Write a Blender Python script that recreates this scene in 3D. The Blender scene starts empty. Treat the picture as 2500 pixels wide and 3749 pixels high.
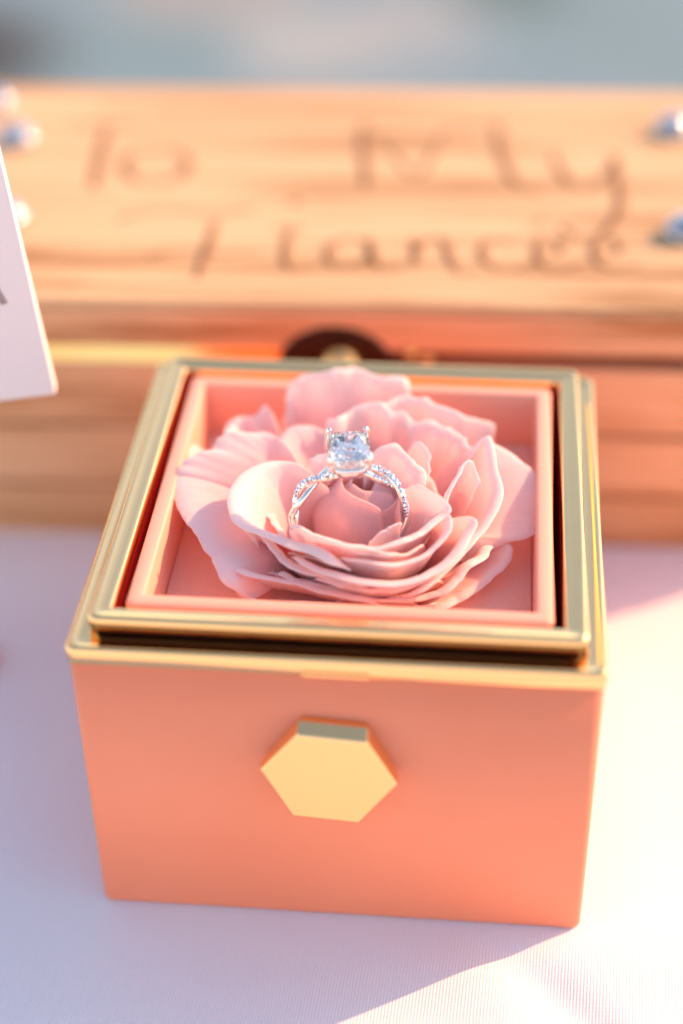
import bpy, bmesh, math, random
from mathutils import Vector, Matrix, noise
random.seed(7)
R = math.radians
S = 0.04            # one modelling unit = half the width of the ring box = 40 mm
C = bpy.context.scene.collection
scene = bpy.context.scene
PI = math.pi

# ------------------------------------------------------------------ camera
cam_d = bpy.data.cameras.new("camera")
cam = bpy.data.objects.new("camera", cam_d)
C.objects.link(cam)
yaw, pitch, roll = R(-5.8561), R(36.8632), R(-1.1213)
fwd = Vector((math.sin(yaw)*math.cos(pitch), math.cos(yaw)*math.cos(pitch), -math.sin(pitch)))
rgt = Vector((math.cos(yaw), -math.sin(yaw), 0))
up = rgt.cross(fwd)
r2 = math.cos(roll)*rgt + math.sin(roll)*up
u2 = -math.sin(roll)*rgt + math.cos(roll)*up
loc = Vector((0.51334, -5.58022, 5.55021))*S
cam.matrix_world = Matrix(((r2.x, u2.x, -fwd.x, loc.x), (r2.y, u2.y, -fwd.y, loc.y), (r2.z, u2.z, -fwd.z, loc.z), (0, 0, 0, 1)))
cam_d.sensor_fit = 'HORIZONTAL'
cam_d.sensor_width = 24
cam_d.lens = 59.53
cam_d.clip_start = 0.01
cam_d.clip_end = 3000
cam_d.dof.use_dof = True
cam_d.dof.focus_distance = 6.72*S
cam_d.dof.aperture_fstop = 4.3
cam_d.dof.aperture_blades = 0
scene.camera = cam

# ------------------------------------------------------------------ light
SUN_AZ, SUN_EL = R(60), R(32)
w = bpy.data.worlds.new("World")
scene.world = w
w.use_nodes = True
wn = w.node_tree
bg = wn.nodes["Background"]
sky = wn.nodes.new("ShaderNodeTexSky")
sky.sky_type = 'NISHITA'
sky.sun_disc = False
sky.sun_elevation = SUN_EL
sky.sun_rotation = SUN_AZ
sky.air_density = 1.0
sky.dust_density = 0.6
sky.ozone_density = 0.4
tint = wn.nodes.new("ShaderNodeMix")
tint.data_type = 'RGBA'
tint.blend_type = 'MULTIPLY'
tint.inputs[0].default_value = 1.0
tint.inputs[7].default_value = (1.11, 0.96, 0.86, 1)      # warm white balance of the picture
wn.links.new(sky.outputs[0], tint.inputs[6])
wn.links.new(tint.outputs[2], bg.inputs[0])
bg.inputs[1].default_value = 0.13
sd = bpy.data.lights.new("sun", 'SUN')
sd.energy = 2.6
sd.angle = R(0.55)
sd.color = (1.0, 0.54, 0.27)
sun = bpy.data.objects.new("sun", sd)
C.objects.link(sun)
sdir = Vector((math.sin(SUN_AZ)*math.cos(SUN_EL), math.cos(SUN_AZ)*math.cos(SUN_EL), math.sin(SUN_EL)))
sun.rotation_euler = (-sdir).to_track_quat('-Z', 'Y').to_euler()
sun.location = sdir*2
scene.view_settings.view_transform = 'Standard'
scene.view_settings.look = 'None'
scene.view_settings.gamma = 1
scene.view_settings.exposure = 1.45
scene.cycles.max_bounces = 14
scene.cycles.transmission_bounces = 12
scene.cycles.glossy_bounces = 8
scene.cycles.diffuse_bounces = 6
scene.cycles.use_denoising = True

# ------------------------------------------------------------------ helpers
def tag(o, label=None, cat=None, group=None, kind=None):
    if label: o["label"] = label
    if cat: o["category"] = cat
    if group: o["group"] = group
    if kind: o["kind"] = kind
    return o

def empty(name, loc=(0, 0, 0), rot=(0, 0, 0)):
    o = bpy.data.objects.new(name, None)
    o.empty_display_size = 0.01
    C.objects.link(o)
    o.location = Vector(loc)*S
    o.rotation_euler = rot
    return o

def mesh(name, verts, faces, mat, parent=None, smooth=True):
    me = bpy.data.meshes.new(name)
    me.from_pydata([tuple(Vector(v)*S) for v in verts], [], faces)
    me.materials.append(mat)
    me.validate()
    bm = bmesh.new()
    bm.from_mesh(me)
    bmesh.ops.recalc_face_normals(bm, faces=bm.faces)
    bm.to_mesh(me)
    bm.free()
    for p in me.polygons: p.use_smooth = smooth
    o = bpy.data.objects.new(name, me)
    C.objects.link(o)
    if parent: o.parent = parent
    return o

def bevel(o, wd, seg=3, ang=30):
    b = o.modifiers.new("bevel", 'BEVEL')
    b.width = wd*S; b.segments = seg; b.limit_method = 'ANGLE'; b.angle_limit = R(ang)
    b.harden_normals = True
    return o

def rrect(hx, hy, rad, n=8):
    """rounded rectangle outline, counter-clockwise"""
    out = []
    rad = max(rad, 1e-4)
    for cx, cy, a0 in ((hx-rad, hy-rad, 0), (-hx+rad, hy-rad, 90), (-hx+rad, -hy+rad, 180), (hx-rad, -hy+rad, 270)):
        for i in range(n+1):
            a = R(a0+90*i/n)
            out.append((cx+rad*math.cos(a), cy+rad*math.sin(a)))
    return out

def loft(name, rings, mat, parent=None, cap0=False, cap1=False, closed=False, n=8):
    """rings of (half_x, half_y, radius, z)"""
    V, F = [], []
    m = 4*(n+1)
    for hx, hy, rad, z in rings:
        V += [(x, y, z) for x, y in rrect(hx, hy, rad, n)]
    k = len(rings)
    for i in range(k if closed else k-1):
        a, b = i*m, ((i+1) % k)*m
        for j in range(m):
            F.append((a+j, a+(j+1) % m, b+(j+1) % m, b+j))
    if cap0: F.append(tuple(range(m))[::-1])
    if cap1: F.append(tuple(range((k-1)*m, k*m)))
    return mesh(name, V, F, mat, parent)

def box_geo(V, F, x0, x1, y0, y1, z0, z1, M=None):
    b = len(V)
    for x, y, z in ((x0, y0, z0), (x1, y0, z0), (x1, y1, z0), (x0, y1, z0), (x0, y0, z1), (x1, y0, z1), (x1, y1, z1), (x0, y1, z1)):
        v = Vector((x, y, z))
        V.append(M @ v if M else v)
    for f in ((0, 3, 2, 1), (4, 5, 6, 7), (0, 1, 5, 4), (1, 2, 6, 5), (2, 3, 7, 6), (3, 0, 4, 7)):
        F.append(tuple(b+i for i in f))

def box(name, x0, x1, y0, y1, z0, z1, mat, parent=None, bev=0.0, seg=3):
    V, F = [], []
    box_geo(V, F, x0, x1, y0, y1, z0, z1)
    o = mesh(name, V, F, mat, parent, smooth=bev > 0)
    if bev: bevel(o, bev, seg)
    return o

def tube_geo(V, F, pts, rad, n=10, closed=False, caps=True, ref=Vector((0, 0, 1))):
    pts = [Vector(p) for p in pts]
    k = len(pts)
    b = len(V)
    for i, p in enumerate(pts):
        if closed: t = pts[(i+1) % k]-pts[i-1]
        else: t = pts[min(i+1, k-1)]-pts[max(i-1, 0)]
        t.normalize()
        a = t.cross(ref)
        if a.length < 1e-3: a = t.cross(Vector((1, 0, 0)))
        a.normalize()
        c = a.cross(t)
        rr = rad[i] if isinstance(rad, (list, tuple)) else rad
        for j in range(n):
            q = 2*PI*j/n
            V.append(p+rr*(math.cos(q)*a+math.sin(q)*c))
    for i in range(k if closed else k-1):
        for j in range(n):
            i2 = (i+1) % k
            F.append((b+i*n+j, b+i*n+(j+1) % n, b+i2*n+(j+1) % n, b+i2*n+j))
    if caps and not closed:
        F.append(tuple(b+j for j in range(n))[::-1])
        F.append(tuple(b+(k-1)*n+j for j in range(n)))

def tube(name, pts, rad, mat, parent=None, n=10, closed=False, ref=Vector((0, 0, 1))):
    V, F = [], []
    tube_geo(V, F, pts, rad, n, closed, ref=ref)
    return mesh(name, V, F, mat, parent)

def lathe(name, prof, mat, parent=None, n=32):
    V, F = [], []
    for r_, z in prof:
        for j in range(n):
            a = 2*PI*j/n
            V.append((r_*math.cos(a), r_*math.sin(a), z))
    for i in range(len(prof)-1):
        for j in range(n):
            F.append((i*n+j, i*n+(j+1) % n, (i+1)*n+(j+1) % n, (i+1)*n+j))
    F.append(tuple(range(n))[::-1])
    F.append(tuple(range((len(prof)-1)*n, len(prof)*n)))
    return mesh(name, V, F, mat, parent)

def catmull(p, n):
    p = [Vector(q) for q in p]
    # arc-length-ish resample
    dense = []
    for i in range(len(p)-1):
        p0, p1, p2, p3 = p[max(i-1, 0)], p[i], p[i+1], p[min(i+2, len(p)-1)]
        for k in range(12):
            t = k/12
            dense.append(0.5*((2*p1)+(p2-p0)*t+(2*p0-5*p1+4*p2-p3)*t*t+(3*p1-p0-3*p2+p3)*t**3))
    dense.append(p[-1])
    L = [0]
    for i in range(1, len(dense)): L.append(L[-1]+(dense[i]-dense[i-1]).length)
    out, j = [], 0
    for k in range(n):
        s = L[-1]*k/(n-1)
        while j < len(dense)-2 and L[j+1] < s: j += 1
        d = L[j+1]-L[j]
        out.append(dense[j].lerp(dense[j+1], (s-L[j])/d if d > 0 else 0))
    return out

# ------------------------------------------------------------------ materials
def mat(name, col, rough=0.5, metal=0.0, **kw):
    m = bpy.data.materials.new(name)
    m.use_nodes = True
    p = m.node_tree.nodes["Principled BSDF"]
    p.inputs["Base Color"].default_value = (*col, 1)
    p.inputs["Roughness"].default_value = rough
    p.inputs["Metallic"].default_value = metal
    for k, v in kw.items(): p.inputs[k].default_value = v
    return m

def nd(m, t, **kw):
    n = m.node_tree.nodes.new(t)
    for k, v in kw.items(): setattr(n, k, v)
    return n

def lk(m, a, b): m.node_tree.links.new(a, b)

def coords(m, scale=(1, 1, 1), rot=(0, 0, 0)):
    tc = nd(m, "ShaderNodeTexCoord")
    mp = nd(m, "ShaderNodeMapping")
    mp.inputs["Scale"].default_value = scale
    mp.inputs["Rotation"].default_value = rot
    lk(m, tc.outputs["Object"], mp.inputs["Vector"])
    return mp.outputs["Vector"]

def noise_tex(m, vec, scale, detail=4, rough=0.6, dist=0.0):
    n = nd(m, "ShaderNodeTexNoise")
    n.inputs["Scale"].default_value = scale
    n.inputs["Detail"].default_value = detail
    n.inputs["Roughness"].default_value = rough
    n.inputs["Distortion"].default_value = dist
    lk(m, vec, n.inputs["Vector"])
    return n.outputs["Fac"]

def ramp(m, fac, stops):
    r_ = nd(m, "ShaderNodeValToRGB")
    e = r_.color_ramp.elements
    while len(e) < len(stops): e.new(0.5)
    for i, (p, c) in enumerate(stops):
        e[i].position = p
        e[i].color = (*c, 1)
    lk(m, fac, r_.inputs["Fac"])
    return r_.outputs["Color"]

def bump(m, h, strength, dist):
    b = nd(m, "ShaderNodeBump")
    b.inputs["Strength"].default_value = strength
    b.inputs["Distance"].default_value = dist*S
    lk(m, h, b.inputs["Height"])
    return b

def P(m): return m.node_tree.nodes["Principled BSDF"]

# coral lacquer of the box
CORAL = mat("coral_lacquer", (0.92, 0.25, 0.13), 0.42, **{"Specular IOR Level": 0.45})
f = noise_tex(CORAL, coords(CORAL), 1400, 3)
lk(CORAL, bump(CORAL, f, 0.05, 0.004).outputs[0], P(CORAL).inputs["Normal"])
f2 = noise_tex(CORAL, coords(CORAL), 40, 4)
f4 = noise_tex(CORAL, coords(CORAL), 75, 6, 0.7, 1.0)
lk(CORAL, ramp(CORAL, f4, [(0.35, (0.36, 0.36, 0.36)), (0.7, (0.52, 0.52, 0.52))]), P(CORAL).inputs["Roughness"])
lk(CORAL, ramp(CORAL, f2, [(0.3, (0.92, 0.25, 0.125)), (0.7, (0.94, 0.27, 0.14))]), P(CORAL).inputs["Base Color"])
TRAYM = mat("tray_coral", (0.92, 0.43, 0.30), 0.38)
FELT = mat("coral_velvet", (0.80, 0.25, 0.17), 0.9, **{"Sheen Weight": 0.4, "Sheen Roughness": 0.4})
f = noise_tex(FELT, coords(FELT), 2600, 3)
lk(FELT, bump(FELT, f, 0.4, 0.01).outputs[0], P(FELT).inputs["Normal"])
lk(FELT, ramp(FELT, f, [(0.3, (0.93, 0.54, 0.44)), (0.7, (0.96, 0.62, 0.51))]), P(FELT).inputs["Base Color"])
MAROON = mat("maroon_lining", (0.50, 0.012, 0.016), 0.6)
# polished gold with dust and faint scratches
GOLD = mat("polished_gold", (1.0, 0.64, 0.29), 0.12, 1.0)
v = coords(GOLD)
f = noise_tex(GOLD, v, 160, 5)
lk(GOLD, ramp(GOLD, f, [(0.35, (0.05, 0.05, 0.05)), (0.75, (0.14, 0.14, 0.14))]), P(GOLD).inputs["Roughness"])
f3 = noise_tex(GOLD, v, 90, 2)
lk(GOLD, bump(GOLD, f3, 0.06, 0.02).outputs[0], P(GOLD).inputs["Normal"])
SEAM_REFLECT = mat("dark_seam_reflection", (0.035, 0.012, 0.008), 0.25)  # near-black: dark reflection in the gold groove, put into the colour
BRASS = mat("brass", (0.90, 0.58, 0.22), 0.28, 1.0)
BRONZE = mat("dark_bronze", (0.03, 0.012, 0.008), 0.45, 0.6)
SILVER = mat("polished_white_gold", (0.95, 0.90, 0.87), 0.07, 1.0)
CHROME = mat("chrome", (0.55, 0.58, 0.62), 0.09, 1.0)

def wood(name, dark, mid, light, gs=1.0):
    m = mat(name, mid, 0.65, **{"Specular IOR Level": 0.2})
    v = coords(m, (2.2, 26, 26))
    f = noise_tex(m, v, 1.6/S/10*gs, 6, 0.65, 0.6)
    v2 = coords(m, (1.2, 160, 160))
    f2 = noise_tex(m, v2, 1.2/S/10, 3, 0.6)
    mx = nd(m, "ShaderNodeMix", data_type='FLOAT')
    mx.inputs[0].default_value = 0.3
    lk(m, f, mx.inputs[2]); lk(m, f2, mx.inputs[3])
    lk(m, ramp(m, mx.outputs[0], [(0.40, dark), (0.49, mid), (0.58, light)]), P(m).inputs["Base Color"])
    lk(m, bump(m, mx.outputs[0], 0.25, 0.01).outputs[0], P(m).inputs["Normal"])
    return m
WOOD = wood("oiled_pine", (0.36, 0.19, 0.08), (0.60, 0.39, 0.21), (0.68, 0.47, 0.27))
WOOD_SHADE = wood("oiled_pine_shaded", (0.40, 0.165, 0.06), (0.66, 0.36, 0.185), (0.74, 0.43, 0.24), 0.8)  # same pine as the lid top, its shaded orange tone put into the colour
WALNUT = mat("dark_walnut", (0.22, 0.075, 0.025), 0.5)
BURN = mat("burnt_engraving", (0.30, 0.15, 0.065), 0.8)
# woven white cloth
CLOTH = mat("white_cloth", (0.79, 0.76, 0.79), 0.8, **{"Sheen Weight": 0.25})
v = coords(CLOTH)
wv = nd(CLOTH, "ShaderNodeTexWave", wave_type='BANDS', bands_direction='X')
wv.inputs["Scale"].default_value = 2*PI/(20*0.0128*S)
wv.inputs["Distortion"].default_value = 1.3
wv.inputs["Detail"].default_value = 1
wv.inputs["Detail Scale"].default_value = 3
vr = coords(CLOTH, rot=(0, 0, R(3)))
lk(CLOTH, vr, wv.inputs["Vector"])
wy = nd(CLOTH, "ShaderNodeTexWave", wave_type='BANDS', bands_direction='Y')
wy.inputs["Scale"].default_value = 2*PI/(20*0.017*S)
wy.inputs["Distortion"].default_value = 1.0
lk(CLOTH, vr, wy.inputs["Vector"])
mx = nd(CLOTH, "ShaderNodeMix", data_type='FLOAT')
mx.inputs[0].default_value = 0.15
lk(CLOTH, wv.outputs["Fac"], mx.inputs[2]); lk(CLOTH, wy.outputs["Fac"], mx.inputs[3])
lk(CLOTH, bump(CLOTH, mx.outputs[0], 0.3, 0.006).outputs[0], P(CLOTH).inputs["Normal"])
CARD = mat("white_card", (0.82, 0.70, 0.69), 0.6)
INK = mat("grey_ink", (0.38, 0.33, 0.33), 0.7)

def petal_mat(name, base, tip):
    m = mat(name, base, 0.55, **{"Subsurface Weight": 0.2, "Subsurface Scale": 0.05*S, "Sheen Weight": 0.2})
    P(m).inputs["Subsurface Radius"].default_value = (1.0, 0.35, 0.3)
    v = coords(m)
    f = noise_tex(m, v, 700, 4)
    at = nd(m, "ShaderNodeAttribute", attribute_name="along")
    col = ramp(m, at.outputs["Fac"], [(0.35, base), (0.88, tip)])
    lk(m, col, P(m).inputs["Base Color"])
    # fine veins running from base to lip
    wv = nd(m, "ShaderNodeTexNoise")
    wv.inputs["Scale"].default_value = 1
    wv.inputs["Detail"].default_value = 4
    cmb = nd(m, "ShaderNodeCombineXYZ")
    ac = nd(m, "ShaderNodeAttribute", attribute_name="across")
    m1 = nd(m, "ShaderNodeMath", operation='MULTIPLY'); m1.inputs[1].default_value = 40
    m2 = nd(m, "ShaderNodeMath", operation='MULTIPLY'); m2.inputs[1].default_value = 6
    lk(m, ac.outputs["Fac"], m1.inputs[0]); lk(m, at.outputs["Fac"], m2.inputs[0])
    lk(m, m1.outputs[0], cmb.inputs[0]); lk(m, m2.outputs[0], cmb.inputs[1])
    lk(m, cmb.outputs[0], wv.inputs["Vector"])
    b1 = bump(m, wv.outputs["Fac"], 0.3, 0.012)
    b2 = bump(m, f, 0.22, 0.010)
    lk(m, b1.outputs[0], b2.inputs["Normal"])
    lk(m, b2.outputs[0], P(m).inputs["Normal"])
    tr = nd(m, "ShaderNodeBsdfTranslucent")
    tr.inputs["Color"].default_value = (1.0, 0.72, 0.70, 1)
    ms = nd(m, "ShaderNodeMixShader"); ms.inputs[0].default_value = 0.45
    out = m.node_tree.nodes["Material Output"]
    lk(m, P(m).outputs[0], ms.inputs[1]); lk(m, tr.outputs[0], ms.inputs[2])
    lk(m, ms.outputs[0], out.inputs["Surface"])
    return m
PETAL = petal_mat("rose_petal", (0.97, 0.60, 0.60), (0.98, 0.92, 0.88))

GEM = bpy.data.materials.new("diamond")
GEM.use_nodes = True
g = GEM.node_tree
g.nodes.remove(g.nodes["Principled BSDF"])
gl = g.nodes.new("ShaderNodeBsdfGlass")
gl.inputs["Color"].default_value = (1, 1, 1, 1)
gl.inputs["Roughness"].default_value = 0.0
gl.inputs["IOR"].default_value = 2.42
g.links.new(gl.outputs[0], g.nodes["Material Output"].inputs["Surface"])
PAVE = mat("pave_diamond", (0.80, 0.82, 0.85), 0.08, 1.0)

# ------------------------------------------------------------------ setting
GROUND = mat("grey_blue_paving", (0.2, 0.3, 0.38), 0.85)
v = coords(GROUND)
f = noise_tex(GROUND, v, 2.2, 3, 0.5)
lk(GROUND, ramp(GROUND, f, [(0.36, (0.14, 0.24, 0.27)), (0.5, (0.165, 0.26, 0.31)), (0.66, (0.20, 0.29, 0.33))]), P(GROUND).inputs["Base Color"])
base_link = P(GROUND).inputs["Base Color"].links[0].from_socket
tcg = nd(GROUND, "ShaderNodeTexCoord")
for (x, y, r_, c_) in ((-0.25, 2.17, 0.16, (0.32, 0.36, 0.36)), (-0.12, 2.26, 0.15, (0.28, 0.32, 0.33)), (0.03, 2.42, 0.13, (0.06, 0.12, 0.11)), (-0.86, 2.08, 0.30, (0.02, 0.012, 0.01)), (-0.45, 2.42, 0.2, (0.28, 0.28, 0.27))):
    vd = nd(GROUND, "ShaderNodeVectorMath", operation='DISTANCE')
    vd.inputs[1].default_value = (x, y, -0.72)
    lk(GROUND, tcg.outputs["Object"], vd.inputs[0])
    mr = nd(GROUND, "ShaderNodeMapRange")
    mr.inputs[1].default_value = r_*0.55; mr.inputs[2].default_value = r_
    mr.inputs[3].default_value = 0.9; mr.inputs[4].default_value = 0.0
    lk(GROUND, vd.outputs["Value"], mr.inputs[0])
    mxg = nd(GROUND, "ShaderNodeMix", data_type='RGBA')
    lk(GROUND, mr.outputs[0], mxg.inputs[0]); lk(GROUND, base_link, mxg.inputs[6])
    mxg.inputs[7].default_value = (*c_, 1)
    base_link = mxg.outputs[2]
lk(GROUND, base_link, P(GROUND).inputs["Base Color"])
GZ = -18
n = 40
V, F = [], []
gx = [-300, -60, -15, -6, -3, -1.5, 0, 1.5, 3, 6, 15, 60, 300]
V = [(x/S, y/S, GZ) for y in gx for x in gx]
F = [(j*13+i, j*13+i+1, (j+1)*13+i+1, (j+1)*13+i) for j in range(12) for i in range(12)]
tag(mesh("ground", V, F, GROUND), kind="structure")

# tablecloth: one sheet with soft creases, hanging over the table's edges
def cloth_z(x, y):
    z = 0.022*noise.noise(Vector((x*0.7, y*0.7, 3)))+0.006*noise.noise(Vector((x*2.1, y*1.9, 8)))
    # crease near the box's right front corner
    ax, ay, bx_, by = 0.52, -0.93, 1.0, -1.455
    dx, dy = bx_-ax, by-ay
    L = math.hypot(dx, dy)
    s = ((x-ax)*dx+(y-ay)*dy)/L
    d = ((x-ax)*dy-(y-ay)*dx)/L      # positive on the right of the crease
    k = min(max((s-0.02)/0.5, 0), 1)*0.9+0.05
    if s > -0.1:
        z += -0.040*k*math.exp(-(d/0.10)**2)+0.018*k*math.exp(-((d-0.22)/0.15)**2)
    # flat under the things that stand on it
    f = max(0.0, min(1.0, (max(abs(x)-1.0, abs(y)-1.0))/0.25))
    if y > 1.3 and -3 < x < 2.6: f *= max(0.0, min(1.0, (1.5-y)/0.2))
    return z*f-0.001
def axis(lo, a, b, hi, fine, co):
    out = [lo+(a-lo)*i/co for i in range(co)]
    out += [a+(b-a)*i/fine for i in range(fine)]
    return out+[b+(hi-b)*i/co for i in range(co+1)]
xs = axis(-15, -3, 3, 15, 150, 12)
ys = axis(-13, -3, 2, 5.4, 125, 10)
V, F = [], []
nx, ny = len(xs), len(ys)
for y in ys:
    for x in xs: V.append((x, y, cloth_z(x, y)))
for j in range(ny-1):
    for i in range(nx-1): F.append((j*nx+i, j*nx+i+1, (j+1)*nx+i+1, (j+1)*nx+i))
loop = [i for i in range(nx)]+[j*nx+nx-1 for j in range(1, ny)]+[(ny-1)*nx+i for i in range(nx-2, -1, -1)]+[j*nx for j in range(ny-2, 0, -1)]
prev = loop
for lev, zz in enumerate((-0.3, -2, -6, -11, -17.2)):
    cur = []
    for k, i in enumerate(loop):
        x, y, _ = V[i]
        o = 0.12+0.5*(lev/4)*(1+math.sin(k*0.55)*0.7)
        vx = Vector((x/15, (y+3.8)/9.2, 0))
        ox = o if abs(x) > 14.99 else 0
        oy = o if (y < -12.99 or y > 5.39) else 0
        V.append((x+math.copysign(ox, x), y+math.copysign(oy, y), zz))
        cur.append(len(V)-1)
    for k in range(len(loop)):
        k2 = (k+1) % len(loop)
        F.append((prev[k], prev[k2], cur[k2], cur[k]))
    prev = cur
tag(mesh("tablecloth", V, F, CLOTH), "white finely woven tablecloth under the ring box and wooden chest, creased at lower right", "tablecloth")

# ------------------------------------------------------------------ wooden chest
CH = empty("wooden_chest", (-0.2, 1.53, 0), (0, 0, R(1.6)))
tag(CH, "wooden keepsake chest with handwritten message on its lid, behind the ring box", "chest")
X0, X1, D = -2.62, 2.46, 2.58          # in the chest's own frame; front face on y = 0
# base: front boards, sides, back
for z0, z1, oy in ((0.0, 0.312, 0.006), (0.330, 0.694, 0.0), (0.712, 1.09, 0.004)):
    box("board", X0, X1, oy, 0.16, z0, z1, WOOD_SHADE, CH, 0.014)
for xa, xb in ((X0+0.004, X0+0.16), (X1-0.16, X1-0.004)):
    box("side_panel", xa, xb, 0.163, D-0.163, 0.001, 1.088, WOOD_SHADE, CH, 0.012)
box("back_panel", X0, X1, D-0.16, D, 0.001, 1.088, WOOD_SHADE, CH, 0.012)
box("bottom_panel", X0+0.163, X1-0.163, 0.163, D-0.163, 0.004, 0.08, WOOD_SHADE, CH)
# added brass strip standing in for light leaking between base and lid, slightly twisted
V, F = [], []
def strip(x0, x1, t0, t1, nn=24):
    b = len(V)
    for i in range(nn+1):
        s = i/nn
        x = x0+(x1-x0)*s
        t = R(t0+(t1-t0)*s)
        cy, cz = 0.03, 1.135
        for a, h in ((-1, 0), (1, 0)):
            V.append((x, cy+a*0.055*math.sin(t), cz+a*0.056*math.cos(t)))
        V.append((x, 0.10, cz+0.05)); V.append((x, 0.10, cz-0.05))
    for i in range(nn):
        for q in ((0, 1), (1, 2), (2, 3), (3, 0)):
            F.append((b+i*4+q[0], b+(i+1)*4+q[0], b+(i+1)*4+q[1], b+i*4+q[1]))
strip(X0+0.02, -0.10, 25, 19)
mesh("light_leak_strip", V, F, BRASS, CH, smooth=False)
box("gap_filler", X0+0.02, X1-0.02, 0.11, 0.2, 1.092, 1.188, WALNUT, CH)
# lid
LID = box("lid", X0-0.01, X1+0.01, -0.010, D+0.01, 1.40, 1.45, WOOD, CH, 0.02, 4)
box("lid_front", X0-0.006, X1+0.006, -0.012, 0.14, 1.19, 1.398, WOOD_SHADE, LID, 0.012)
box("lid_back", X0-0.006, X1+0.006, D-0.14, D+0.006, 1.19, 1.398, WOOD_SHADE, LID, 0.012)
for xa, xb in ((X0-0.003, X0+0.14), (X1-0.14, X1+0.003)):
    box("lid_side", xa, xb, 0.143, D-0.143, 1.191, 1.398, WOOD_SHADE, LID, 0.012)
def ribbon(name, strokes, wd, m, parent, z, inv):
    V, F = [], []
    for st in strokes:
        pts = catmull([inv @ Vector((x, y, 0)) for x, y in st], max(10, 6*len(st)))
        b = len(V)
        k = len(pts)
        wk = wd*(0.45 if name == 'letter' and len(st) == 2 else 0.55 if name == 'letter' and len(st) == 5 and abs(st[0][0]+0.253) < 0.01 else 1)
        for i, p in enumerate(pts):
            t = (pts[min(i+1, k-1)]-pts[max(i-1, 0)]).normalized()
            nrm = Vector((-t.y, t.x, 0))
            hw = wk*0.5*(0.22+0.78*abs(t.y)**1.5)*(0.6+0.4*math.sin(PI*min(1, max(0, (i+1.5)/(k+2)))))
            V.append((p.x-nrm.x*hw, p.y-nrm.y*hw, z)); V.append((p.x+nrm.x*hw, p.y+nrm.y*hw, z))
            V.append((p.x-nrm.x*hw, p.y-nrm.y*hw, z-0.006)); V.append((p.x+nrm.x*hw, p.y+nrm.y*hw, z-0.006))
        for i in range(k-1):
            a, c = b+4*i, b+4*i+4
            F += [(a, c, c+1, a+1), (a+2, a+3, c+3, c+2), (a, a+2, c+2, c), (a+1, c+1, c+3, a+3)]
        F += [(b, b+1, b+3, b+2), (b+4*k-4, b+4*k-2, b+4*k-1, b+4*k-3)]
    return mesh(name, V, F, m, parent)
inv = (Matrix.Translation((-0.2, 1.53, 0)) @ Matrix.Rotation(R(1.6), 4, 'Z')).inverted()
LETTERS = [('T', [[(-1.949, 3.47), (-1.755, 3.529), (-1.533, 3.517)], [(-1.742, 3.493), (-1.696, 3.085), (-1.659, 2.691)]]), ('o', [[(-1.388, 3.205), (-1.513, 3.141), (-1.537, 2.981), (-1.45, 2.811), (-1.323, 2.775), (-1.205, 2.863), (-1.191, 3.029), (-1.268, 3.166), (-1.388, 3.205)]]), ('M', [[(-0.165, 2.779), (-0.213, 3.169), (-0.254, 3.588)], [(-0.253, 3.576), (-0.066, 3.234), (0.086, 2.938), (0.166, 3.248), (0.203, 3.541)], [(0.513, 3.667), (0.549, 3.269), (0.608, 2.968), (0.68, 2.828), (0.761, 2.791)], [(0.203, 3.541), (0.364, 3.598), (0.513, 3.655)]]), ('y', [[(0.835, 3.24), (0.881, 3.038), (0.949, 2.881), (1.054, 2.887), (1.142, 3.053), (1.175, 3.192)], [(1.168, 3.248), (1.193, 2.869), (1.17, 2.56), (1.083, 2.335), (0.959, 2.28), (0.868, 2.394)]]), ('F', [[(-1.44, 2.329), (-1.372, 2.399), (-1.169, 2.441), (-0.934, 2.425), (-0.734, 2.497)], [(-0.929, 2.345), (-0.929, 2.024), (-0.934, 1.742)], [(-1.217, 1.936), (-1.065, 2.029), (-0.869, 1.995), (-0.636, 2.004)]]), ('i', [[(-0.617, 2.266), (-0.537, 2.3), (-0.449, 2.286)], [(-0.53, 2.276), (-0.526, 2.016), (-0.474, 1.846), (-0.384, 1.865)], [(-0.556, 2.569), (-0.536, 2.601), (-0.523, 2.56)]]), ('a', [[(-0.1, 2.144), (-0.21, 2.204), (-0.302, 2.104), (-0.295, 1.966), (-0.216, 1.898), (-0.123, 1.958), (-0.088, 2.075)], [(-0.109, 2.201), (-0.08, 2.006), (-0.019, 1.892), (0.078, 1.898)]]), ('n', [[(0.111, 2.205), (0.134, 2.065), (0.136, 1.947)], [(0.132, 2.102), (0.203, 2.224), (0.271, 2.205), (0.31, 2.007), (0.361, 1.875), (0.446, 1.903)]]), ('c', [[(0.609, 2.188), (0.527, 2.23), (0.469, 2.132), (0.487, 1.996), (0.565, 1.919), (0.672, 1.93), (0.733, 2.011)]]), ('e', [[(0.742, 2.048), (0.858, 2.119), (0.853, 2.24), (0.782, 2.269), (0.744, 2.126), (0.77, 1.977), (0.855, 1.928), (0.987, 2.026)], [(0.72, 2.376), (0.788, 2.488)]]), ('e', [[(1.031, 2.065), (1.153, 2.146), (1.147, 2.258), (1.081, 2.287), (1.031, 2.144), (1.057, 1.995), (1.135, 1.946), (1.255, 1.998)]])]
for k, (ch, strokes) in enumerate(LETTERS):
    ribbon("letter", strokes, 0.056 if k > 3 else 0.066, BURN, LID, 1.4535, inv)
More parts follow.
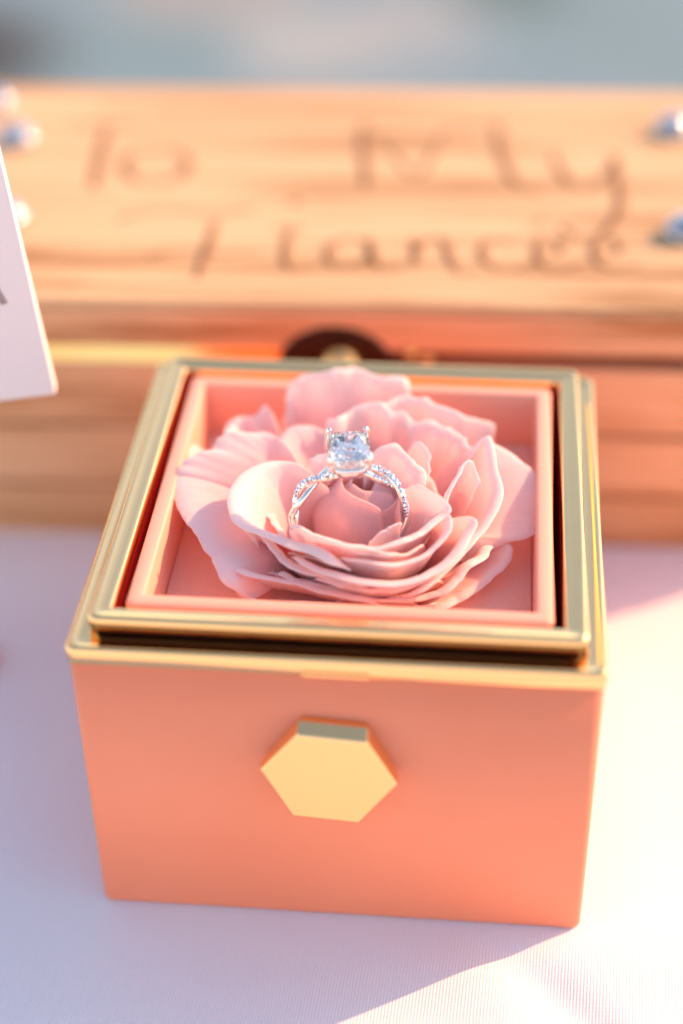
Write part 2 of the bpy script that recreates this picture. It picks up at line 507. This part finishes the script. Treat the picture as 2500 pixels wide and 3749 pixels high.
# clasp on the front of the lid
CL = empty("clasp", (0, 0, 0)); CL.parent = CH
V, F = [], []
cx, cz, rr = -0.03, 1.09, 0.275
arc = [(cx+rr*1.05*math.cos(PI*i/24), cz+rr*0.86*math.sin(PI*i/24)) for i in range(25)]
arc = [(cx+rr*1.05, cz-0.02)]+arc+[(cx-rr*1.05, cz-0.02)]
m_ = len(arc)
V = [(x, -0.035, z) for x, z in arc]+[(x, 0.02, z) for x, z in arc]
F = [tuple(range(m_)), tuple(range(m_, 2*m_))[::-1]]+[(i, i+m_, (i+1) % m_+m_, (i+1) % m_) for i in range(m_)]
o = mesh("clasp_plate", V, F, BRONZE, CL, smooth=False); bevel(o, 0.012)
o = lathe("clasp_knob", [(0.0001, 0.13), (0.05, 0.125), (0.085, 0.10), (0.10, 0.06), (0.10, 0.0), (0.07, -0.03)], BRASS, CL)
o.location = Vector((cx+0.03, -0.03, cz+0.06))*S; o.rotation_euler = (R(90), 0, 0)
for sx, sz in ((0.37, 0.10), (0.45, 0.06)):
    o = lathe("screw", [(0.0001, 0.03), (0.018, 0.027), (0.03, 0.012), (0.034, -0.02)], BRASS, CL, 16)
    o.location = Vector((cx+sx, -0.012, cz+sz))*S; o.rotation_euler = (R(90), 0, 0)
# domed silver studs standing on the lid
STUDS = [((1.52, 3.58), "domed silver stud at the back right of the chest lid"),
         ((1.50, 2.33), "domed silver stud at the front right of the lid, beside the last letter"),
         ((-2.22, 3.24), "domed silver stud on the left of the lid, just above the white card"),
         ((-2.03, 2.27), "domed silver stud half hidden behind the white card's edge"),
         ((-2.47, 3.72), "domed silver stud in the far left back corner of the lid")]
for (x, y), lab in STUDS:
    t = empty("lid_stud", (x, y, 1.45))
    tag(t, lab, "stud", "silver studs on the chest lid")
    lathe("stud_dome", [(0.0001, 0.115)]+[(0.115*math.sin(R(a*0.65)), 0.015+0.10*(math.cos(R(a*0.65))-0.0)) for a in range(10, 91, 10)], CHROME, t, 24)
    lathe("stud_collar", [(0.112, 0.0005), (0.112, 0.03), (0.107, 0.055), (0.09, 0.058)], CHROME, t, 24)

# ------------------------------------------------------------------ card at the left
CD = empty("greeting_card", (-1.338, 0.45, 1.578), (0, R(-4.6), R(10)))
tag(CD, "upright pinkish white card at the left edge, in front of the chest", "card")
box("card_sheet", -1.35, 0.0, -0.0, 0.07, 0.0, 1.9, CARD, CD, 0.004, 2)
V, F = [], []
tube_geo(V, F, [(-0.165, -0.004, 0.66), (-0.15, -0.004, 0.57), (-0.122, -0.004, 0.47)], 0.014, 8)
mesh("printed_stroke", [(v.x, -0.003+0.1*(v.y+0.004), v.z) for v in V], F, INK, CD)
CS = empty("card_stand", (-1.98, 0.42, 0))
tag(CS, "small white card stand, its foot peeping in at the left edge beside the ring box", "card stand")
lathe("stand_foot", [(0.17, 0.0), (0.17, 0.03), (0.12, 0.05), (0.04, 0.06)], CARD, CS)
tube("stand_rod", [(0, 0, 0.05), (0, 0.0, 1.50)], 0.03, CARD, CS)
box("stand_ledge", -0.25, 0.25, -0.10, 0.12, 1.455, 1.47, CARD, CS, 0.004)

# ------------------------------------------------------------------ ring box
RB = empty("ring_box", (0, 0, 0.001))
tag(RB, "coral ring box with stepped gold frame and hexagonal gold knob on its front", "ring box")
b_ = 0.992
loft("box_body", [(0.93, 0.93, 0.03, 0.0), (b_-0.012, b_-0.012, 0.034, 0.0), (b_-0.003, b_-0.003, 0.036, 0.008), (b_, b_, 0.036, 0.02), (b_, b_, 0.036, 1.336), (0.86, 0.86, 0.03, 1.336)], CORAL, RB, cap0=True)
loft("base_rim", [(0.86, 0.86, 0.02, 1.34), (0.985, 0.985, 0.036, 1.333), (0.996, 0.996, 0.036, 1.335), (1.0, 1.0, 0.036, 1.341), (1.0, 1.0, 0.036, 1.398), (0.997, 0.997, 0.036, 1.408), (0.990, 0.990, 0.036, 1.414), (0.978, 0.978, 0.036, 1.414), (0.970, 0.970, 0.045, 1.408), (0.955, 0.955, 0.045, 1.404), (0.935, 0.935, 0.045, 1.404), (0.86, 0.86, 0.04, 1.400)], GOLD, RB, closed=True)
loft("lid_frame", [(0.842, 0.842, 0.012, 1.30), (0.880, 0.880, 0.03, 1.412), (0.884, 0.884, 0.03, 1.440), (0.895, 0.895, 0.035, 1.4435), (0.918, 0.918, 0.04, 1.4435), (0.924, 0.924, 0.04, 1.446), (0.924, 0.924, 0.04, 1.487), (0.921, 0.921, 0.04, 1.496), (0.913, 0.913, 0.036, 1.502), (0.902, 0.902, 0.03, 1.502), (0.895, 0.895, 0.028, 1.498), (0.862, 0.862, 0.016, 1.490), (0.850, 0.850, 0.014, 1.490), (0.842, 0.842, 0.012, 1.485), (0.838, 0.838, 0.012, 1.475), (0.838, 0.838, 0.012, 1.38), ], GOLD, RB, closed=True)
loft("seam_reflection", [(0.87, 0.87, 0.03, 1.402), (0.897, 0.897, 0.035, 1.402), (0.897, 0.897, 0.035, 1.4430), (0.87, 0.87, 0.03, 1.4430)], SEAM_REFLECT, RB, closed=True)  # lid gap, widened into a dark band painted for the groove's reflection
loft("well_lining", [(0.836, 0.836, 0.012, 1.44), (0.836, 0.836, 0.012, 0.95), (0.3, 0.3, 0.01, 0.95)], MAROON, RB, cap1=True)
TR = loft("tray", [(0.80, 0.80, 0.03, 1.02), (0.803, 0.803, 0.03, 1.455), (0.799, 0.799, 0.03, 1.468), (0.790, 0.790, 0.026, 1.474), (0.748, 0.748, 0.012, 1.474), (0.741, 0.741, 0.010, 1.471), (0.737, 0.737, 0.008, 1.462), (0.733, 0.733, 0.008, 1.09)], TRAYM, RB, cap0=True)
loft("velvet_pad", [(0.732, 0.732, 0.01, 1.105), (0.732, 0.732, 0.01, 1.209), (0.724, 0.724, 0.01, 1.215), (0.3, 0.3, 0.01, 1.215)], FELT, TR, cap1=True)
# knob
V, F = [], []
def hexr(k, y, sx=1.0):
    return [(k*math.cos(R(60*i-4.2)), y, 1.02*k*math.sin(R(60*i-4.2))) for i in range(6)]
rings = [hexr(0.245, -0.99), hexr(0.245, -1.03), hexr(0.262, -1.034), hexr(0.262, -1.085), hexr(0.256, -1.092)]
rings[3] = [(x, y, z-(0.022 if i in (1, 2) else 0)) for i, (x, y, z) in enumerate(rings[3])]
rings[4] = [(x, y, z-(0.028 if i in (1, 2) else 0)) for i, (x, y, z) in enumerate(rings[4])]
for r_ in rings: V += r_
for i in range(len(rings)-1):
    for j in range(6): F.append((i*6+j, i*6+(j+1) % 6, (i+1)*6+(j+1) % 6, (i+1)*6+j))
F.append(tuple(range(6))[::-1]); F.append(tuple(range(24, 30)))
o = mesh("knob", V, F, GOLD, RB, smooth=False)
o.location = Vector((-0.016, 0, 0.905))*S
bevel(o, 0.006, 2, 20)
box("thumb_notch", -0.115, 0.135, -1.006, -0.98, 1.338, 1.352, GOLD, RB, 0.002, 2)

# ------------------------------------------------------------------ rose
RO = empty("rose", (0, -0.06, 1.124))
tag(RO, "open pale pink preserved rose filling the coral tray around the ring", "rose")
roff = Vector((0, -0.06, 1.124))
def petal(lip, curl, ang, co, cz, cen, base, bz, taper, wav, seed=0, N=60, M_=14, K=6):
    pts = catmull(lip, N)
    cen = Vector((cen[0], cen[1], 0))
    for _ in range(2):
        pts = [pts[0]]+[(pts[i-1]+2*pts[i]+pts[i+1])/4 for i in range(1, N-1)]+[pts[-1]]
    # outward direction along the lip: smoothed radial direction
    V, al, ac = [], [], []
    mid = sum(pts, Vector())/N
    amid = math.atan2(mid.y-cen.y, mid.x-cen.x)
    rows = M_+K
    ph = seed*1.7
    for i, L in enumerate(pts):
        t = i/(N-1)
        e = min(t, 1-t)/taper
        e = min(1.0, e); e = e*e*(3-2*e)
        rad = Vector((L.x-cen.x, L.y-cen.y, 0))
        ro = rad.normalized()
        J = Vector((0, 0, wav*1.0*noise.noise(Vector((t*6, ph, 0)))))+ro*wav*1.4*noise.noise(Vector((t*7, ph, 5)))+ro*wav*0.45*noise.noise(Vector((t*24, ph, 11)))
        rg = max(0.0, abs(noise.noise(Vector((t*11, ph, 21))))-0.18)
        J = J-ro*wav*1.0*rg-Vector((0, 0, wav*0.9*rg))
        J = J*e
        L = L-Vector((0, 0, 0.05*(1-e)))-ro*0.015*(1-e)
        a = math.atan2(rad.y, rad.x)
        da = (a-amid+PI) % (2*PI)-PI
        ab = amid+da*0.8
        if ang > 0: L = L-Vector((0, 0, curl*0.5*(0.35+0.65*e)))
        B = cen+Vector((base*math.cos(ab), base*math.sin(ab), bz))
        Q = Vector((cen.x+(L.x-cen.x)*co, cen.y+(L.y-cen.y)*co, bz+(L.z-bz)*cz))
        for j in range(M_):
            s = j/(M_-1)
            p = (1-s)**2*B+2*s*(1-s)*Q+s*s*L+J*s**5
            if j < M_-1:
                k = math.sin(PI*s)
                p = p+ro*(wav*1.2*k*noise.noise(Vector((t*4, s*3, ph))))+Vector((0, 0, wav*k*noise.noise(Vector((t*4, s*3, ph+9)))+0.004*s*k*noise.noise(Vector((t*9, s*6, ph+4)))))+ro*0.003*s*k*noise.noise(Vector((t*10, s*7, ph+6)))
            V.append(p); al.append(s*0.85); ac.append(t)
        T = (L-Q).normalized()
        sg = 1 if ang > 0 else -1
        O = (ro*sg-T*(ro*sg).dot(T))
        if O.length < 0.05: O = Vector((ro.x, ro.y, -0.5))
        O.normalize()
        cr = 0.85*curl*(0.35+0.65*e)*(1+0.45*noise.noise(Vector((t*3.5, ph, 2))))
        amx = R(min(abs(ang)*0.7, 88))*(0.6+0.4*e)*(1+0.25*noise.noise(Vector((t*3, ph, 7))))
        for j in range(1, K+1):
            q = amx*j/K
            V.append(L+J+cr*(math.sin(q)*T+(1-math.cos(q))*O)); al.append(0.85+0.15*j/K); ac.append(t)
    F = []
    for i in range(N-1):
        for j in range(rows-1):
            F.append((i*rows+j, (i+1)*rows+j, (i+1)*rows+j+1, i*rows+j+1))
    o = mesh("petal", [v-roff for v in V], F, PETAL, RO)
    for nm, dat in (("along", al), ("across", ac)):
        at = o.data.attributes.new(nm, 'FLOAT', 'POINT')
        at.data.foreach_set("value", dat)
    so = o.modifiers.new("thickness", 'SOLIDIFY'); so.thickness = 0.007*S; so.offset = 0
    sb = o.modifiers.new("smooth", 'SUBSURF'); sb.levels = 1; sb.render_levels = 1
    return o
PETALS = [
([(-0.363, 0.502, 1.34), (-0.332, 0.501, 1.48), (-0.324, 0.58, 1.58), (-0.267, 0.591, 1.61), (-0.176, 0.591, 1.63), (-0.019, 0.61, 1.63), (0.083, 0.611, 1.62), (0.167, 0.582, 1.59), (0.183, 0.557, 1.52)], 0.035, 120, 0.92, 0.3, (0.0, -0.06), 0.12, 1.13, 0.09, 0.028),
([(-0.078, 0.372, 1.55), (0.04, 0.435, 1.58), (0.175, 0.494, 1.59), (0.259, 0.506, 1.59), (0.28, 0.487, 1.57), (0.374, 0.432, 1.55), (0.463, 0.458, 1.51), (0.542, 0.497, 1.47), (0.557, 0.502, 1.41)], 0.03, 130, 0.92, 0.3, (0.0, -0.06), 0.12, 1.13, 0.09, 0.02),
([(-0.158, 0.283, 1.54), (-0.117, 0.324, 1.57), (-0.045, 0.384, 1.59), (0.041, 0.42, 1.59), (0.12, 0.396, 1.58), (0.189, 0.366, 1.55), (0.226, 0.309, 1.5)], 0.03, 140, 0.9, 0.25, (0.0, -0.06), 0.12, 1.13, 0.09, 0.02),
([(0.132, 0.391, 1.54), (0.223, 0.356, 1.55), (0.312, 0.334, 1.54), (0.379, 0.299, 1.53), (0.436, 0.265, 1.5), (0.477, 0.211, 1.46)], 0.04, 150, 0.85, 0.25, (0.0, -0.06), 0.12, 1.13, 0.09, 0.02),
([(0.467, 0.257, 1.56), (0.521, 0.29, 1.55), (0.588, 0.275, 1.52), (0.677, 0.228, 1.48), (0.716, 0.147, 1.45), (0.725, 0.025, 1.42), (0.709, -0.074, 1.4), (0.652, -0.153, 1.38), (0.543, -0.171, 1.37), (0.488, -0.236, 1.34)], 0.03, 110, 0.62, 0.95, (0.0, -0.06), 0.12, 1.13, 0.09, 0.02),
([(0.532, -0.125, 1.35), (0.601, -0.151, 1.36), (0.623, -0.188, 1.35), (0.609, -0.24, 1.33), (0.513, -0.359, 1.32), (0.434, -0.442, 1.31), (0.365, -0.511, 1.31), (0.305, -0.535, 1.3)], 0.03, 150, 0.8, 0.6, (0.0, -0.06), 0.12, 1.13, 0.09, 0.009),
([(0.404, -0.464, 1.3), (0.326, -0.534, 1.31), (0.256, -0.562, 1.32), (0.176, -0.578, 1.33), (0.076, -0.588, 1.34), (-0.036, -0.588, 1.34), (-0.148, -0.586, 1.34), (-0.249, -0.586, 1.34), (-0.353, -0.574, 1.34), (-0.417, -0.523, 1.34), (-0.453, -0.477, 1.36)], 0.02, 80, 1.02, 0.35, (0.0, -0.06), 0.12, 1.13, 0.09, 0.012),
([(-0.362, -0.572, 1.37), (-0.426, -0.553, 1.41), (-0.451, -0.527, 1.44), (-0.463, -0.484, 1.45), (-0.519, -0.38, 1.45), (-0.587, -0.278, 1.46), (-0.651, -0.174, 1.47), (-0.695, -0.065, 1.48), (-0.721, 0.021, 1.49), (-0.717, 0.105, 1.49)], 0.035, 110, 0.62, 1.0, (0.0, -0.06), 0.12, 1.13, 0.09, 0.02),
([(-0.725, -0.003, 1.48), (-0.713, 0.044, 1.5), (-0.684, 0.084, 1.52), (-0.654, 0.109, 1.53), (-0.593, 0.151, 1.55), (-0.526, 0.224, 1.56), (-0.439, 0.235, 1.57), (-0.355, 0.23, 1.58), (-0.332, 0.164, 1.56)], 0.035, 120, 0.62, 1.0, (0.0, -0.06), 0.12, 1.13, 0.09, 0.018),
([(-0.601, 0.414, 1.41), (-0.58, 0.464, 1.45), (-0.536, 0.497, 1.46), (-0.482, 0.485, 1.47), (-0.452, 0.493, 1.48), (-0.434, 0.52, 1.51), (-0.401, 0.486, 1.5), (-0.359, 0.402, 1.45)], 0.025, 110, 0.8, 0.5, (0.0, -0.06), 0.12, 1.13, 0.09, 0.009),
([(-0.69, 0.363, 1.42), (-0.731, 0.306, 1.43), (-0.74, 0.194, 1.44), (-0.742, 0.099, 1.44), (-0.706, 0.012, 1.43), (-0.676, -0.045, 1.4)], 0.03, 120, 0.85, 0.5, (0.0, -0.06), 0.12, 1.13, 0.09, 0.009),
([(-0.082, 0.288, 1.5), (-0.118, 0.315, 1.52), (-0.215, 0.348, 1.54), (-0.296, 0.328, 1.54), (-0.341, 0.227, 1.51), (-0.378, 0.162, 1.48), (-0.406, 0.108, 1.45)], 0.035, 140, 0.72, 0.85, (0.0, -0.06), 0.12, 1.13, 0.09, 0.009),
([(-0.119, -0.008, 1.52), (-0.208, 0.027, 1.55), (-0.273, 0.032, 1.56), (-0.343, -0.006, 1.56), (-0.396, -0.087, 1.57), (-0.428, -0.179, 1.57), (-0.429, -0.267, 1.57), (-0.409, -0.326, 1.56), (-0.366, -0.364, 1.55), (-0.274, -0.4, 1.55), (-0.134, -0.468, 1.55), (-0.049, -0.516, 1.55), (0.03, -0.562, 1.54)], 0.05, 130, 0.7, 0.55, (0.0, -0.06), 0.12, 1.13, 0.09, 0.012),
([(-0.369, -0.336, 1.45), (-0.385, -0.286, 1.47), (-0.343, -0.326, 1.49), (-0.289, -0.382, 1.49), (-0.23, -0.452, 1.47), (-0.154, -0.499, 1.46), (-0.07, -0.522, 1.45), (0.033, -0.55, 1.45), (0.115, -0.564, 1.44)], 0.045, 150, 0.85, 0.35, (0.0, -0.06), 0.12, 1.13, 0.09, 0.009),
([(-0.481, -0.422, 1.38), (-0.454, -0.416, 1.41), (-0.405, -0.467, 1.42), (-0.337, -0.511, 1.42), (-0.254, -0.521, 1.42), (-0.13, -0.545, 1.41), (0.005, -0.574, 1.4), (0.096, -0.579, 1.39), (0.155, -0.562, 1.36)], 0.045, 130, 0.88, 0.35, (0.0, -0.06), 0.12, 1.13, 0.09, 0.009),
([(-0.236, -0.377, 1.56), (-0.18, -0.411, 1.58), (-0.115, -0.453, 1.58), (0.01, -0.494, 1.58), (0.112, -0.514, 1.57), (0.181, -0.505, 1.55), (0.229, -0.471, 1.53)], 0.03, 130, 0.85, 0.3, (0.0, -0.06), 0.12, 1.13, 0.09, 0.009),
([(0.207, -0.115, 1.6), (0.278, -0.187, 1.62), (0.331, -0.225, 1.61), (0.362, -0.261, 1.6), (0.345, -0.295, 1.58), (0.293, -0.37, 1.57), (0.207, -0.45, 1.57), (0.11, -0.493, 1.57), (0.072, -0.454, 1.55)], 0.035, 150, 0.75, 0.4, (0.0, -0.06), 0.12, 1.13, 0.09, 0.009),
([(0.308, -0.245, 1.56), (0.36, -0.282, 1.58), (0.381, -0.339, 1.57), (0.356, -0.414, 1.55), (0.309, -0.473, 1.53), (0.232, -0.515, 1.52), (0.133, -0.53, 1.52), (0.026, -0.513, 1.52), (-0.044, -0.463, 1.5)], 0.035, 150, 0.84, 0.35, (0.0, -0.06), 0.12, 1.13, 0.09, 0.009),
([(0.374, -0.236, 1.55), (0.441, -0.262, 1.56), (0.471, -0.286, 1.55), (0.45, -0.34, 1.53), (0.389, -0.459, 1.51), (0.313, -0.543, 1.49), (0.216, -0.578, 1.48), (0.116, -0.577, 1.48), (-0.006, -0.554, 1.48), (-0.099, -0.525, 1.49), (-0.174, -0.486, 1.5), (-0.225, -0.441, 1.49)], 0.045, 150, 0.85, 0.32, (0.0, -0.06), 0.12, 1.13, 0.09, 0.009),
([(0.355, -0.248, 1.5), (0.367, -0.189, 1.56), (0.382, -0.133, 1.59), (0.412, -0.061, 1.61), (0.452, 0.01, 1.62), (0.48, -0.014, 1.58), (0.488, -0.083, 1.54)], 0.02, 120, 0.8, 0.22, (0.0, -0.06), 0.12, 1.13, 0.09, 0.009),
([(0.455, 0.118, 1.57), (0.502, 0.22, 1.6), (0.529, 0.137, 1.58), (0.545, 0.033, 1.55), (0.554, -0.114, 1.52), (0.529, -0.202, 1.5), (0.475, -0.298, 1.48), (0.409, -0.426, 1.46), (0.333, -0.528, 1.44), (0.256, -0.572, 1.42), (0.194, -0.549, 1.41)], 0.035, 130, 0.82, 0.3, (0.0, -0.06), 0.12, 1.13, 0.09, 0.009),
([(0.548, -0.18, 1.38), (0.494, -0.324, 1.41), (0.439, -0.39, 1.42), (0.42, -0.456, 1.4), (0.364, -0.505, 1.38), (0.274, -0.528, 1.37), (0.193, -0.532, 1.37), (0.132, -0.528, 1.35)], 0.05, 140, 0.88, 0.35, (0.0, -0.06), 0.12, 1.13, 0.09, 0.009),
([(0.038, 0.039, 1.56), (0.068, 0.069, 1.59), (0.11, 0.076, 1.61), (0.158, 0.079, 1.6), (0.204, 0.022, 1.59), (0.232, -0.035, 1.57), (0.254, -0.104, 1.53)], 0.04, 150, 0.75, 0.6, (0.0, -0.06), 0.12, 1.13, 0.09, 0.009),
([(-0.189, 0.052, 1.54), (-0.105, 0.076, 1.56), (-0.04, 0.071, 1.56), (0.023, 0.084, 1.56), (0.089, 0.071, 1.54)], 0.035, 140, 0.75, 0.3, (0.0, -0.06), 0.12, 1.13, 0.09, 0.009),
([(0.208, 0.235, 1.55), (0.26, 0.171, 1.57), (0.285, 0.06, 1.57), (0.287, -0.04, 1.55), (0.273, -0.075, 1.51)], 0.02, 120, 0.85, 0.25, (0.0, -0.06), 0.12, 1.13, 0.09, 0.009),
([(0.082, -0.394, 1.5), (0.112, -0.389, 1.53), (0.152, -0.37, 1.55), (0.195, -0.33, 1.56), (0.206, -0.345, 1.54)], 0.015, 120, 0.8, 0.3, (0.0, -0.06), 0.12, 1.13, 0.09, 0.009),
([(-0.146, -0.368, 1.5), (-0.077, -0.438, 1.53), (0.009, -0.483, 1.54), (0.101, -0.504, 1.54), (0.18, -0.494, 1.53), (0.267, -0.439, 1.52), (0.315, -0.378, 1.52)], 0.025, 140, 0.86, 0.3, (0.0, -0.06), 0.12, 1.13, 0.09, 0.009),
([(-0.135, -0.496, 1.42), (-0.026, -0.565, 1.44), (0.076, -0.581, 1.43), (0.165, -0.568, 1.42), (0.254, -0.536, 1.42), (0.341, -0.487, 1.44), (0.398, -0.398, 1.45)], 0.03, 140, 0.88, 0.3, (0.0, -0.06), 0.12, 1.13, 0.09, 0.009),
([(-0.283, -0.457, 1.4), (-0.173, -0.522, 1.41), (-0.07, -0.535, 1.4), (0.033, -0.555, 1.38), (0.115, -0.569, 1.37), (0.195, -0.559, 1.36), (0.295, -0.532, 1.35)], 0.03, 130, 0.9, 0.3, (0.0, -0.06), 0.12, 1.13, 0.09, 0.009),
([(-0.597, 0.166, 1.52), (-0.574, 0.218, 1.53), (-0.555, 0.248, 1.54), (-0.543, 0.316, 1.54), (-0.525, 0.322, 1.53), (-0.504, 0.289, 1.52)], 0.03, 110, 0.85, 0.8, (0.0, -0.06), 0.12, 1.13, 0.09, 0.009)
]
for k, q in enumerate(PETALS): petal(*q, seed=k)
def bud_petal(a0, span, R0, th0, cen, rz, seed=0, N=30, M_=16):
    V, al, ac = [], [], []
    for i in range(N):
        u = i/(N-1)
        a = R(a0+span*(u-0.5))
        t0 = th0+16*abs(2*u-1)**6+5*noise.noise(Vector((u*3, seed, 0)))
        for j in range(M_):
            v_ = j/(M_-1)
            th = R(t0+(112-t0)*v_)
            rr = R0*(1+0.07*(u-0.5)+0.05*noise.noise(Vector((u*3, v_*2, seed*3.1))))
            lipk = max(0, 1-v_/0.12)
            rr *= 1+0.10*lipk**1.5
            V.append((cen[0]+rr*math.sin(th)*math.cos(a), cen[1]+rr*math.sin(th)*math.sin(a), cen[2]+rr*rz*math.cos(th)))
            al.append(0.5-0.3*v_); ac.append(u)
    F = []
    for i in range(N-1):
        for j in range(M_-1): F.append((i*M_+j, (i+1)*M_+j, (i+1)*M_+j+1, i*M_+j+1))
    o = mesh("petal", [Vector(v)-roff for v in V], F, PETAL, RO)
    for nm, dat in (("along", al), ("across", ac)):
        at = o.data.attributes.new(nm, 'FLOAT', 'POINT')
        at.data.foreach_set("value", dat)
    so = o.modifiers.new("thickness", 'SOLIDIFY'); so.thickness = 0.011*S; so.offset = 0
    sb = o.modifiers.new("smooth", 'SUBSURF'); sb.levels = 1; sb.render_levels = 1
BC = (0.045, 0.02, 1.285)
for k, (a0, span, R0, th0) in enumerate(((-12, 185, 0.215, 40), (-165, 200, 0.228, 26), (80, 200, 0.23, 24), (-140, 230, 0.205, 16), (40, 240, 0.198, 8))):
    bud_petal(a0, span, R0, th0, BC, 0.95, seed=k)
# inner filling petals and low cup closing the gaps between the big ones
for k in range(9):
    a = 2*PI*k/9+0.2
    cc = Vector((0.0, -0.06, 0))
    rr = 0.50+0.03*math.sin(k*2.1)
    lip = []
    for i in range(7):
        b = a+(i-3)*0.16
        lip.append((cc.x+rr*math.cos(b), cc.y+rr*0.9*math.sin(b), 1.33+0.05*math.sin(PI*i/6)))
    petal(lip, 0.03, 120, 0.85, 0.15, (0, -0.06), 0.1, 1.13, 0.12, 0.01, seed=50+k, N=22)
for k in range(8):
    a = 2*PI*k/8+0.5
    rr = 0.34+0.02*math.sin(k*2.7)
    lip = []
    for i in range(7):
        b = a+(i-3)*0.17
        lip.append((rr*math.cos(b), -0.1+rr*math.sin(b), 1.40+0.05*math.sin(PI*i/6)))
    petal(lip, 0.03, 130, 0.85, 0.15, (0, -0.1), 0.1, 1.13, 0.12, 0.01, seed=70+k, N=22)

# ------------------------------------------------------------------ engagement ring
EG = empty("engagement_ring", (0.0, -0.24, 1.50), (R(-4), 0, R(8)))
tag(EG, "white gold engagement ring with twisted pave band and cushion diamond, standing in the rose", "ring")
RM = 0.222
def strand(phase, a0, a1, n_):
    out = []
    for i in range(n_+1):
        th = R(a0+(a1-a0)*i/n_)
        d = math.degrees(th)
        k = 1.0
        if d < 10: k = max(0, (d+25)/35)
        if d > 170: k = max(0, (205-d)/35)
        f_ = 4.0*(th-PI/2)+phase
        rr = RM+0.013*k*math.cos(f_)
        out.append(Vector((rr*math.cos(th), 0.026*k*math.sin(f_), rr*math.sin(th))))
    return out
BAND = empty("band"); BAND.parent = EG
sa = strand(0.0, -30, 210, 120)
sb_ = strand(PI, -30, 210, 120)
tube("plain_strand", sa, 0.0135, SILVER, BAND, 10, ref=Vector((0, 1, 0)))
tube("pave_strand", sb_, 0.0125, SILVER, BAND, 10, ref=Vector((0, 1, 0)))
tube("shank", [(RM*math.cos(R(a)), 0, RM*math.sin(R(a))) for a in range(205, 336, 5)], 0.016, SILVER, BAND, 12, ref=Vector((0, 1, 0)))
bm = bmesh.new()
bmesh.ops.create_icosphere(bm, subdivisions=1, radius=0.0122*S)
pm = bpy.data.meshes.new("pave_stone")
bm.to_mesh(pm); bm.free()
pm.materials.append(PAVE)
def stones(path, step, a0, a1, lift):
    acc = 0
    for i in range(1, len(path)):
        acc += (path[i]-path[i-1]).length
        th = math.degrees(math.atan2(path[i].z, path[i].x)) % 360
        if acc >= step and a0 <= th <= a1:
            acc = 0
            o = bpy.data.objects.new("pave_stone", pm)
            C.objects.link(o); o.parent = BAND
            r_ = Vector((path[i].x, 0, path[i].z)).normalized()
            for q in lift:
                pass
            o.location = (path[i]+r_*0.009+Vector((0, lift[0], 0)))*S
            o.rotation_euler = (random.random()*3, random.random()*3, random.random()*3)
fine_b = strand(PI, -30, 210, 480)
fine_a = strand(0.0, -30, 210, 480)
for off in (-0.007, 0.007):
    stones(fine_b, 0.0195, 2, 82, (off,))
    stones(fine_b, 0.0195, 98, 178, (off,))
stones(fine_a, 0.0195, 30, 66, (-0.004,))
# head: basket, prongs, diamond
HX, HY, GH = 0.082, 0.108, 0.325
def sup(a, b, k, n_, rot=0.0, e=5.0):
    out = []
    for i in range(n_):
        q = 2*PI*(i+rot)/n_
        c, s = math.cos(q), math.sin(q)
        d = (abs(c)**e+abs(s)**e)**(-1/e)
        out.append((a*k*d*c, b*k*d*s))
    return out
HEAD = empty("head"); HEAD.parent = EG
for zz, k, rd in ((0.272, 0.86, 0.013), (0.238, 0.55, 0.011)):
    tube("basket_rail", [(x, y, zz) for x, y in sup(HX, HY, k, 48, 0, 4)], rd, SILVER, HEAD, 10, True)
for sx in (-1, 1):
    for sy in (-1, 1):
        tube("prong", [(sx*0.032, sy*0.045, 0.222), (sx*0.052, sy*0.075, 0.262), (sx*0.071, sy*0.096, 0.30), (sx*0.077, sy*0.103, 0.330), (sx*0.074, sy*0.099, 0.346), (sx*0.066, sy*0.089, 0.352)],
             [0.012, 0.013, 0.0135, 0.0125, 0.011, 0.006], SILVER, HEAD, 10, ref=Vector((0, 1, 0)))
V, F = [], []
def addring(pts, z):
    b = len(V)
    for x, y in pts: V.append((x, y, z))
    return b
n_ = 16
g0 = addring(sup(HX, HY, 1, n_), GH+0.003)
g1 = addring(sup(HX, HY, 1, n_), GH-0.003)
cm = addring(sup(HX, HY, 0.84, n_, 0.5, 4.2), GH+0.019)
tb = addring(sup(HX, HY, 0.60, 8, 0.0, 3.2), GH+0.031)
for i in range(n_):
    F.append((g0+i, g0+(i+1) % n_, g1+(i+1) % n_, g1+i))
    F.append((g0+i, g0+(i+1) % n_, cm+i))
    F.append((cm+i, g0+(i+1) % n_, cm+(i+1) % n_))
for i in range(8):
    a, b, c = cm+(2*i-1) % n_, cm+2*i, cm+(2*i+1) % n_
    F.append((tb+i, a, b)); F.append((tb+i, b, tb+(i+1) % 8)); F.append((b, c, tb+(i+1) % 8))
F.append(tuple(tb+i for i in range(8)))
pm1 = addring(sup(HX, HY, 0.74, 8, 0.25, 2.6), GH-0.034)
pm2 = addring(sup(HX, HY, 0.34, 8, 0.75, 2.2), GH-0.072)
cul = len(V); V.append((0, 0, GH-0.098))
for i in range(8):
    a, b, c = g1+2*i, g1+(2*i+1) % n_, g1+(2*i+2) % n_
    F.append((a, b, pm1+i)); F.append((b, c, pm1+i)); F.append((pm1+i, c, pm1+(i+1) % 8))
    F.append((pm1+i, pm1+(i+1) % 8, pm2+i)); F.append((pm2+i, pm1+(i+1) % 8, pm2+(i+1) % 8))
    F.append((pm2+i, pm2+(i+1) % 8, cul))
mesh("diamond", V, F, GEM, HEAD, smooth=False)
